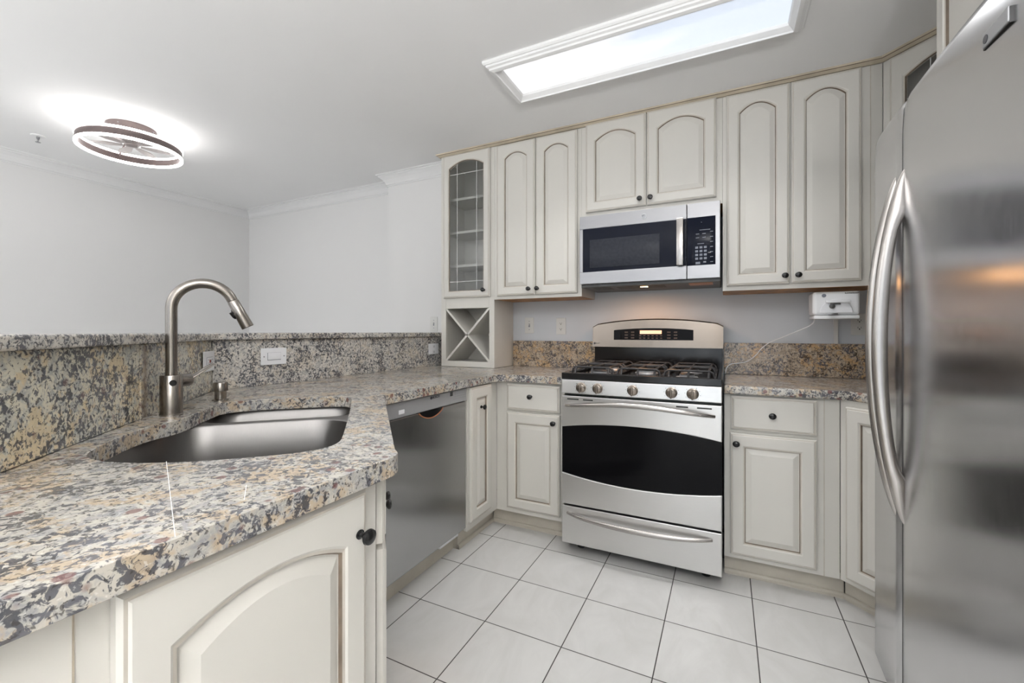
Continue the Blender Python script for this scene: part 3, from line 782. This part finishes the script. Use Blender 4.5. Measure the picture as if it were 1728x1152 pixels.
# ================================================================== MICROWAVE
mw = thing('microwave', 'stainless over-the-range microwave mounted under the short cabinet', 'microwave', (-.783, 2.50, 1.4305))
MWW = .757
MB().box(0, MWW, .030, .395, 0, .422).build('body', M['dkgrey'], mw, .003, 2)
# bottom details
for a_, b_ in ((.06, .16), (.20, .47)): MB().box(a_, b_, .08, .20, -.0012, .001).build('grille', M['slot'], mw)
box('filter', M['copper_reflection'], mw, .60, .72, .05, .17, -.002, .001)  # copper reflection on the underside, added as a coloured patch
box('lamp_lens', M['bulb'], mw, .335, .375, .100, .125, -.003, .0)
dr_ = MB()
def frame_panel(m, x0, x1, z0, z1, hx0, hx1, hz0, hz1, y0, y1):
    m.box(x0, x1, y0, y1, z0, hz0); m.box(x0, x1, y0, y1, hz1, z1); m.box(x0, hx0, y0, y1, hz0, hz1); m.box(hx1, x1, y0, y1, hz0, hz1)
frame_panel(dr_, 0, .594, .018, .420, .018, .594, .088, .344, 0, .029)
DR = dr_.build('door', M['steel'], mw, .002, 2)
g = MB().box(.018, .594, .002, .028, .088, .344).build('window', M['navy'], DR)
MB().box(.060, .455, .0008, .003, .112, .278, bev=.0008).build('mesh_screen', M['screen'], g)
h_ = MB(); h_.box(.545, .580, -.034, -.020, .090, .344, bev=.004); h_.box(.550, .575, -.022, .003, .098, .118); h_.box(.550, .575, -.022, .003, .318, .338)
h_.build('handle', M['handle'], DR)
em = MB().lathe([(0, 0), (.0155, 0), (.0155, -.002), (.0135, -.0028), (0, -.0022)], seg=28, tf=Matrix.Translation((.372, 0, .382))).build('emblem', M['greyp'], DR)
m = MB(); m.tube([(.372+.0085*math.cos(t_*PI/8), -.0030, .382+.0085*math.sin(t_*PI/8)) for t_ in range(17)], .0006, seg=6)
m.tube([(.372+.0045*math.cos(t_*PI/6)-.002, -.0030, .382+.0045*math.sin(t_*PI/6)) for t_ in range(10)], .0006, seg=6)
m.tube([(.3725, -.003, .382), (.3775, -.003, .382), (.3765, -.003, .378)], .0006, seg=6); m.build('monogram', M['mark'], em)
c_ = MB(); c_.box(.597, MWW, 0, .029, .018, .420); CPM = c_.build('control_panel', M['steel'], mw, .002, 2)
MB().box(.597, .735, -.0012, .004, .088, .344, bev=.0010).build('keypad', M['navy'], CPM)
m = MB()
def mk(x, z, w, h): MB().box(x-w/2, x+w/2, -.0018, -.0012, z-h/2, z+h/2).build('key_mark', M['mark'], CPM)
for i in range(3):
    for j in range(4): mk(.644+i*.021, .182-j*.0195, .014, .0115)
for j in range(7): mk(.716, .262-j*.0265, .014, .0035)
for i in range(2):
    for j in range(2): mk(.648+i*.032, .254-j*.020, .017, .003)
mk(.684, .274, .052, .003); mk(.664, .202, .032, .003); mk(.667, .315, .005, .002); mk(.650, .100, .022, .012); mk(.683, .104, .014, .008)

# ================================================================== CAN OPENER + CORD
co = thing('can_opener', 'white electric can opener hanging under the wall cabinet, its cord trailing off', 'can opener', (.392, 2.62, 1.247))
cb_ = MB().box(0, .192, 0, .13, 0, .118).build('housing', M['white'], co, .016, 4)
MB().box(.004, .188, -.004, .12, -.018, -.001, bev=.004).build('base_tray', M['white'], co)
m = MB(); vs = []
for k in range(13):
    an = PI*k/12; vs.append((.095+.066*math.cos(an), .0, .012+.068*math.sin(an)))
m.prism([(v[0], v[2]) for v in vs], 0, .007, tf=Matrix.Rotation(PI/2, 4, 'X')); m.build('face_recess', M['plate'], co, .0025, 2)
m = MB(); m.box(.05, .150, -.022, -.006, .060, .074, bev=.004); m.build('lever', M['white'], co)
m = MB(); m.lathe([(0, 0), (.012, 0), (.012, -.006), (.004, -.010), (0, -.010)], seg=16, tf=Matrix.Translation((.078, -.008, .044))); m.box(.070, .112, -.014, -.006, .052, .060, bev=.002); m.build('cutting_wheel', M['dkgrey'], co)
m = MB(); m.lathe([(0, 0), (.009, 0), (.009, -.004), (0, -.004)], seg=14, tf=Matrix.Translation((.046, 0, .098))); m.build('magnet', M['mark'], co)
m = MB(); m.box(.062, .100, -.018, -.006, .002, .010, bev=.002); m.build('can_rest', M['steel'], co)
text('lettering', 'BLACK&DECKER', M['markd'], co, .0075, (.158, -.0006, .107), bold=.0002)
P_ = [(.402, 2.64, 1.235), (.398, 2.72, 1.20), (.30, 2.80, 1.145), (.225, 2.85, 1.105), (.185, 2.862, 1.07), (.155, 2.862, 1.03), (.115, 2.862, .995), (.07, 2.862, .982), (.035, 2.855, .978), (.012, 2.845, .965), (.002, 2.835, .945), (-.002, 2.83, .921)]
def spline(P, n=6):
    P = [Vector(p) for p in P]; out = []
    for i in range(len(P)-1):
        p0, p1, p2, p3 = P[max(i-1, 0)], P[i], P[i+1], P[min(i+2, len(P)-1)]
        for k in range(n):
            t_ = k/n; out.append(.5*((2*p1)+(-p0+p2)*t_+(2*p0-5*p1+4*p2-p3)*t_*t_+(-p0+3*p1-3*p2+p3)*t_**3))
    return out+[P[-1]]
c_ = MB().tube(spline(P_), .0028, seg=8).build('cord', M['white']); c_.parent = co; c_.matrix_parent_inverse = Matrix.Translation(co.location).inverted()

# ================================================================== OUTLETS AND SWITCHES
def plate(name, label, cat, loc, rz, w=.072, h=.116, kind='outlet', mat='plate'):
    t_ = thing(name, label, cat, loc, rz)
    MB().box(-w/2, w/2, -.005, 0, -h/2, h/2).build('plate', M[mat], t_, .0025, 2)
    if kind == 'outlet':
        for s in (1, -1):
            r_ = MB().lathe([(0, 0), (.0165, 0), (.0165, -.0022), (0, -.0022)], seg=24, sx=1, sz=.85, tf=Matrix.Translation((0, -.0049, s*.0195))).build('receptacle', M[mat], t_)
            z = s*.0195
            for a_, b_, c_ in ((-.0075, -.0055, .002), (.0055, .0075, .002), (-.002, .002, -.006)): MB().box(a_, b_, -.0076, -.0068, z+c_-.004, z+c_+.004).build('slot', M['slot'], r_)
    elif kind == 'toggle':
        MB().box(-.005, .005, -.007, -.0045, -.012, .012).build('slot', M['mark'], t_)
        MB().box(-.0035, .0035, -.016, -.006, .000, .008, bev=.001).build('toggle', M[mat], t_)
        for s in (1, -1): MB().lathe([(0, 0), (.003, 0), (.003, -.001), (0, -.001)], seg=10, tf=Matrix.Translation((0, -.005, s*.030))).build('screw', M['mark'], t_)
    elif kind == 'rocker':
        MB().box(-.034, .034, -.0056, -.004, -.018, .018).build('frame', M['mark'], t_)
        MB().box(-.0325, .0325, -.0085, -.005, -.0155, .0175, bev=.0015).build('rocker', M[mat], t_)
        for s in (1, -1): MB().lathe([(0, 0), (.003, 0), (.003, -.001), (0, -.001)], seg=10, tf=Matrix.Translation((s*.051, -.005, 0))).build('screw', M['mark'], t_)
    elif kind == 'gfci':
        MB().box(-.034, .034, -.0062, -.004, -.017, .017).build('frame', M['mark'], t_)
        f_ = MB().box(-.033, .033, -.0075, -.005, -.016, .016, bev=.001).build('receptacle', M[mat], t_)
        for x in (.022, -.022):
            for a_ in (-.0075, .0055): MB().box(x-.002, x+.006, -.0082, -.0074, a_, a_+.002).build('slot', M['slot'], f_)
        MB().box(-.008, -.001, -.0088, -.0074, -.006, .006).build('reset_button', M['red'], f_); MB().box(.002, .008, -.0088, -.0074, -.006, .006).build('test_button', M['slot'], f_)
    return t_
plate('wall_outlet', 'white outlet with red reset button in the granite behind the faucet lever', 'outlet', AB(2.063, .6067)+(1.045,), 3*PI/4, .125, .082, 'gfci')
plate('rocker_switch', 'wide white rocker switch in the grey granite bar backsplash', 'switch', (-1.9397, 1.350, 1.048), PI/2, .130, .080, 'rocker')
plate('wall_outlet', 'small white outlet in the granite beside the wine cross cabinet', 'outlet', (-1.9397, 2.610, 1.040), PI/2, .120, .078, 'outlet')
plate('toggle_switch', 'cream toggle switch on the wall above the low backsplash left of the range', 'switch', (-1.290, 2.8997, 1.212), 0, kind='toggle', mat='platec')
plate('wall_outlet', 'cream double outlet on the wall close beside the left of the range', 'outlet', (-1.045, 2.8997, 1.205), 0, kind='outlet', mat='platec')
plate('wall_outlet', 'cream double outlet on the wall below the can opener beside the fridge handle', 'outlet', (.640, 2.8997, 1.205), 0, kind='outlet', mat='platec')
struct(box('trim_4', M['platec'], None, .528, .546, 2.886, 2.8995, 1.10, 1.24))
plate('wall_plate', 'pale switch plate on the wall above the far end of the bar ledge', 'switch', (-2.035, 2.7497, 1.225), 0, .07, .114, 'toggle', 'platec')

# ================================================================== FRIDGE
FY1, FY0, FG = 1.805, .895, 1.515          # far end, near end, gap between the doors
fr_ = thing('refrigerator', 'large stainless side-by-side refrigerator in the right foreground niche'.replace('right foreground ', 'cabinet '), 'refrigerator', (.42, FY1, 0), -PI/2)
# local x runs towards the camera (world -y), local y goes into the wall (world +x)
FW = FY1-FY0
box('body', M['dkgrey'], fr_, .006, FW-.006, .075, .80, .03, 1.765, bevel=.004)
box('kick_grille', M['blackm'], fr_, .01, FW-.01, .05, .09, .005, .095)
def fdoor(name, xa, xb, ra, rb):
    m = MB(); N_ = 14; rows = []
    zs = [.110, .114, .122, .135, .40, .8, 1.2, 1.5, 1.7, 1.765, 1.785, 1.795, 1.80]
    zi = [.030, .014, .005, .0, 0, 0, 0, 0, 0, .003, .010, .020, .036]
    vs = []
    for z, ins in zip(zs, zi):
        zz = z
        for k in range(N_+1):
            s = k/N_; x = xa+(xb-xa)*s
            ea = max(0, 1-(x-xa)/ra)**2*ra*.55; eb = max(0, 1-(xb-x)/rb)**2*rb*.55
            yy = .012*(2*(x/FW)-1)**2 + ea+eb+ins
            vs.append((x, yy, zz))
    n = N_+1
    fs = [(r*n+k, r*n+k+1, (r+1)*n+k+1, (r+1)*n+k) for r in range(len(zs)-1) for k in range(N_)]
    o = len(vs)
    for z, ins in zip(zs, zi):
        vs += [(xa, .070, z), (xb, .070, z)]
    for r in range(len(zs)-1):
        fs += [(r*n, (r+1)*n, o+2*(r+1), o+2*r), (r*n+N_, o+2*r+1, o+2*(r+1)+1, (r+1)*n+N_), (o+2*r, o+2*(r+1), o+2*(r+1)+1, o+2*r+1)]
    fs += [tuple(range(n))+(o+1, o), tuple((len(zs)-1)*n+k for k in range(n))+(o+2*len(zs)-1, o+2*len(zs)-2)]
    m.add(vs, fs, smooth=True)
    return m.build(name, M['steelf'], fr_)
gx = FY1-FG
fd = fdoor('freezer_door', .003, gx-.003, .035, .012); rd = fdoor('fridge_door', gx+.003, FW-.003, .012, .035)
box('door_gasket', M['mark'], fr_, gx-.003, gx+.003, .020, .068, .12, 1.79)
def fhandle(par, x):
    P = []; R = []; R2 = []
    n_ = 48; z0, z1 = .648, 1.600; i0, i1 = .775, 1.470
    for k in range(n_+1):
        q = .5-.5*math.cos(PI*k/n_); z = z0+(z1-z0)*q
        o = .075*max(0, math.sin(PI*q))**.62
        p = (z-i0)/(i1-i0); inn = .040*math.sin(PI*p)**.45 if 0 < p < 1 else -.002
        o = max(o, inn+.006); th = (o-inn)/2
        P.append((x, .010-(o+inn)/2, z)); R.append(.003+.0095*min(1, math.sin(PI*q)*3)); R2.append(max(.003, th))
    return MB().tube(P, R, seg=18, up=(0, -1, 0), ry=R2).build('handle', M['handle'], par)
fhandle(rd, gx+.026); fhandle(fd, gx-.034)
bd = MB().box(FY1-1.090, FY1-1.010, .0002, .0075, 1.680, 1.706).build('badge', M['greyp'], rd, .0015, 2)
MB().box(FY1-1.0915, FY1-1.0085, .0022, .0080, 1.6775, 1.7045).build('badge_shadow', M['black'], rd)  # black plate stands in for the shadow edge of the badge
m = MB().lathe([(.0055, 0), (.0075, 0), (.0075, -.0012), (.0055, -.0012)], seg=18, tf=Matrix.Translation((FY1-1.078, .0004, 1.692))); m.build('emblem', M['markd'], bd)

# ================================================================== CEILING FIXTURES
cf = thing('ceiling_light', 'rectangular ceiling light with cloud-print lens and white stepped frame', 'ceiling light', (-.372, 1.975, CH-.0005))
prof = [(0, 0), (0, -.012), (-.006, -.018), (-.012, -.018), (-.014, -.026), (-.024, -.030), (-.026, -.038), (-.040, -.042), (-.044, -.042), (-.046, -.036), (-.062, -.020), (-.068, -.008), (-.068, 0)]
hx, hy = .668, .195
vs = []; n = len(prof)
for (sx_, sy_) in ((-1, -1), (1, -1), (1, 1), (-1, 1)):
    for o_, z in prof: vs.append((sx_*(hx+o_), sy_*(hy+o_), z))
fs = []
for k in range(4):
    for i in range(n-1): fs.append((k*n+i, k*n+i+1, ((k+1) % 4)*n+i+1, ((k+1) % 4)*n+i))
m = MB(); m.add(vs, fs); m.build('frame', M['trim'], cf)
box('light_lens', M['lens'], cf, -.604, .604, -.131, .131, -.010, -.002)
# the fan lamp
fn = thing('fan_lamp', 'round flush ceiling fan lamp with two glowing rings over the dining side', 'fan lamp', (-3.365, 1.385, CH-.0005))
MB().zlathe([(0, 0), (.125, 0), (.125, -.004), (.122, -.055), (.112, -.060), (0, -.060)]).build('canopy', M['bronze'], fn)
MB().zlathe([(0, -.060), (.05, -.060), (.045, -.09), (.03, -.115), (0, -.12)]).build('motor', M['blade'], fn)
def ringm(r0, r1, z0, z1, name, mat, par):
    return MB().zlathe([(r0, z0), (r1, z0), (r1, z1), (r0, z1), (r0, z0)], seg=72, smooth=True).build(name, M[mat], par)
hp = ringm(.249, .257, -.142, -.102, 'hoop', 'bronze', fn)
ringm(.247, .260, -.102, -.089, 'upper_light_ring', 'ring', fn)
ringm(.247, .260, -.155, -.142, 'lower_light_ring', 'ring', fn)
for k in range(7):
    an = 2*PI*k/7+.3; m = MB(); c, s = math.cos(an), math.sin(an)
    P2 = [(.045, -.018), (.12, -.030), (.19, -.012), (.195, .022), (.12, .030), (.045, .014)]
    m.prism([(p[0]*c-p[1]*s, p[0]*s+p[1]*c) for p in P2], -.110, -.1075); m.build('blade', M['blade'], fn)
for k in range(3):
    an = 2*PI*k/3+.9
    m = MB(); m.tube([(.11*math.cos(an), .11*math.sin(an), -.058), (.235*math.cos(an), .235*math.sin(an), -.100), (.245*math.cos(an), .245*math.sin(an), -.120)], .005, seg=8); m.build('bracket', M['bronze'], fn)
for k in range(2):
    an = -.9+k*1.5; MB().zlathe([(0, 0), (.005, 0), (.005, -.004), (0, -.004)], (.124*math.cos(an), .124*math.sin(an), -.016), seg=10).build('screw', M['steel'], fn)
# sprinkler
sp_ = thing('fire_sprinkler', 'small chrome fire sprinkler on the ceiling next to the fan lamp', 'sprinkler', (-4.04, 1.165, CH-.0005))
MB().zlathe([(0, 0), (.036, 0), (.034, -.004), (.015, -.008), (0, -.008)]).build('escutcheon', M['trim'], sp_)
m = MB(); m.zlathe([(0, 0), (.008, 0), (.008, -.015), (.003, -.020), (0, -.02)], (0, 0, -.006), seg=14)
m.tube([(-.010, 0, -.018), (-.012, 0, -.030), (0, 0, -.042)], .0022, seg=6); m.tube([(.010, 0, -.018), (.012, 0, -.030), (0, 0, -.042)], .0022, seg=6)
m.zlathe([(0, 0), (.013, 0), (.013, -.0015), (0, -.0015)], (0, 0, -.042), seg=14); m.build('head', M['steel'], sp_)

for x, y, lab in ((.60, -1.0, 'added white fill uplight, unseen in the kitchen behind the viewer'), (-3.0, -1.3, 'added white fill uplight, unseen in the dining side')):
    ub = thing('fill_uplight_stand', lab, 'floor lamp', (x, y, 0))  # stand and bowl for the added uplights, out of view
    MB().zlathe([(0, 0), (.14, 0), (.14, .02), (.02, .03), (0, .03)]).build('base', M['trim'], ub)
    MB().zlathe([(0, .03), (.012, .03), (.012, 1.40), (0, 1.40)]).build('pole', M['trim'], ub)
    MB().zlathe([(.26, 1.50), (.24, 1.45), (.14, 1.41), (0, 1.40), (0, 1.405), (.135, 1.415), (.235, 1.455), (.255, 1.50), (.26, 1.50)], seg=40).build('bowl_shade', M['trim'], ub)
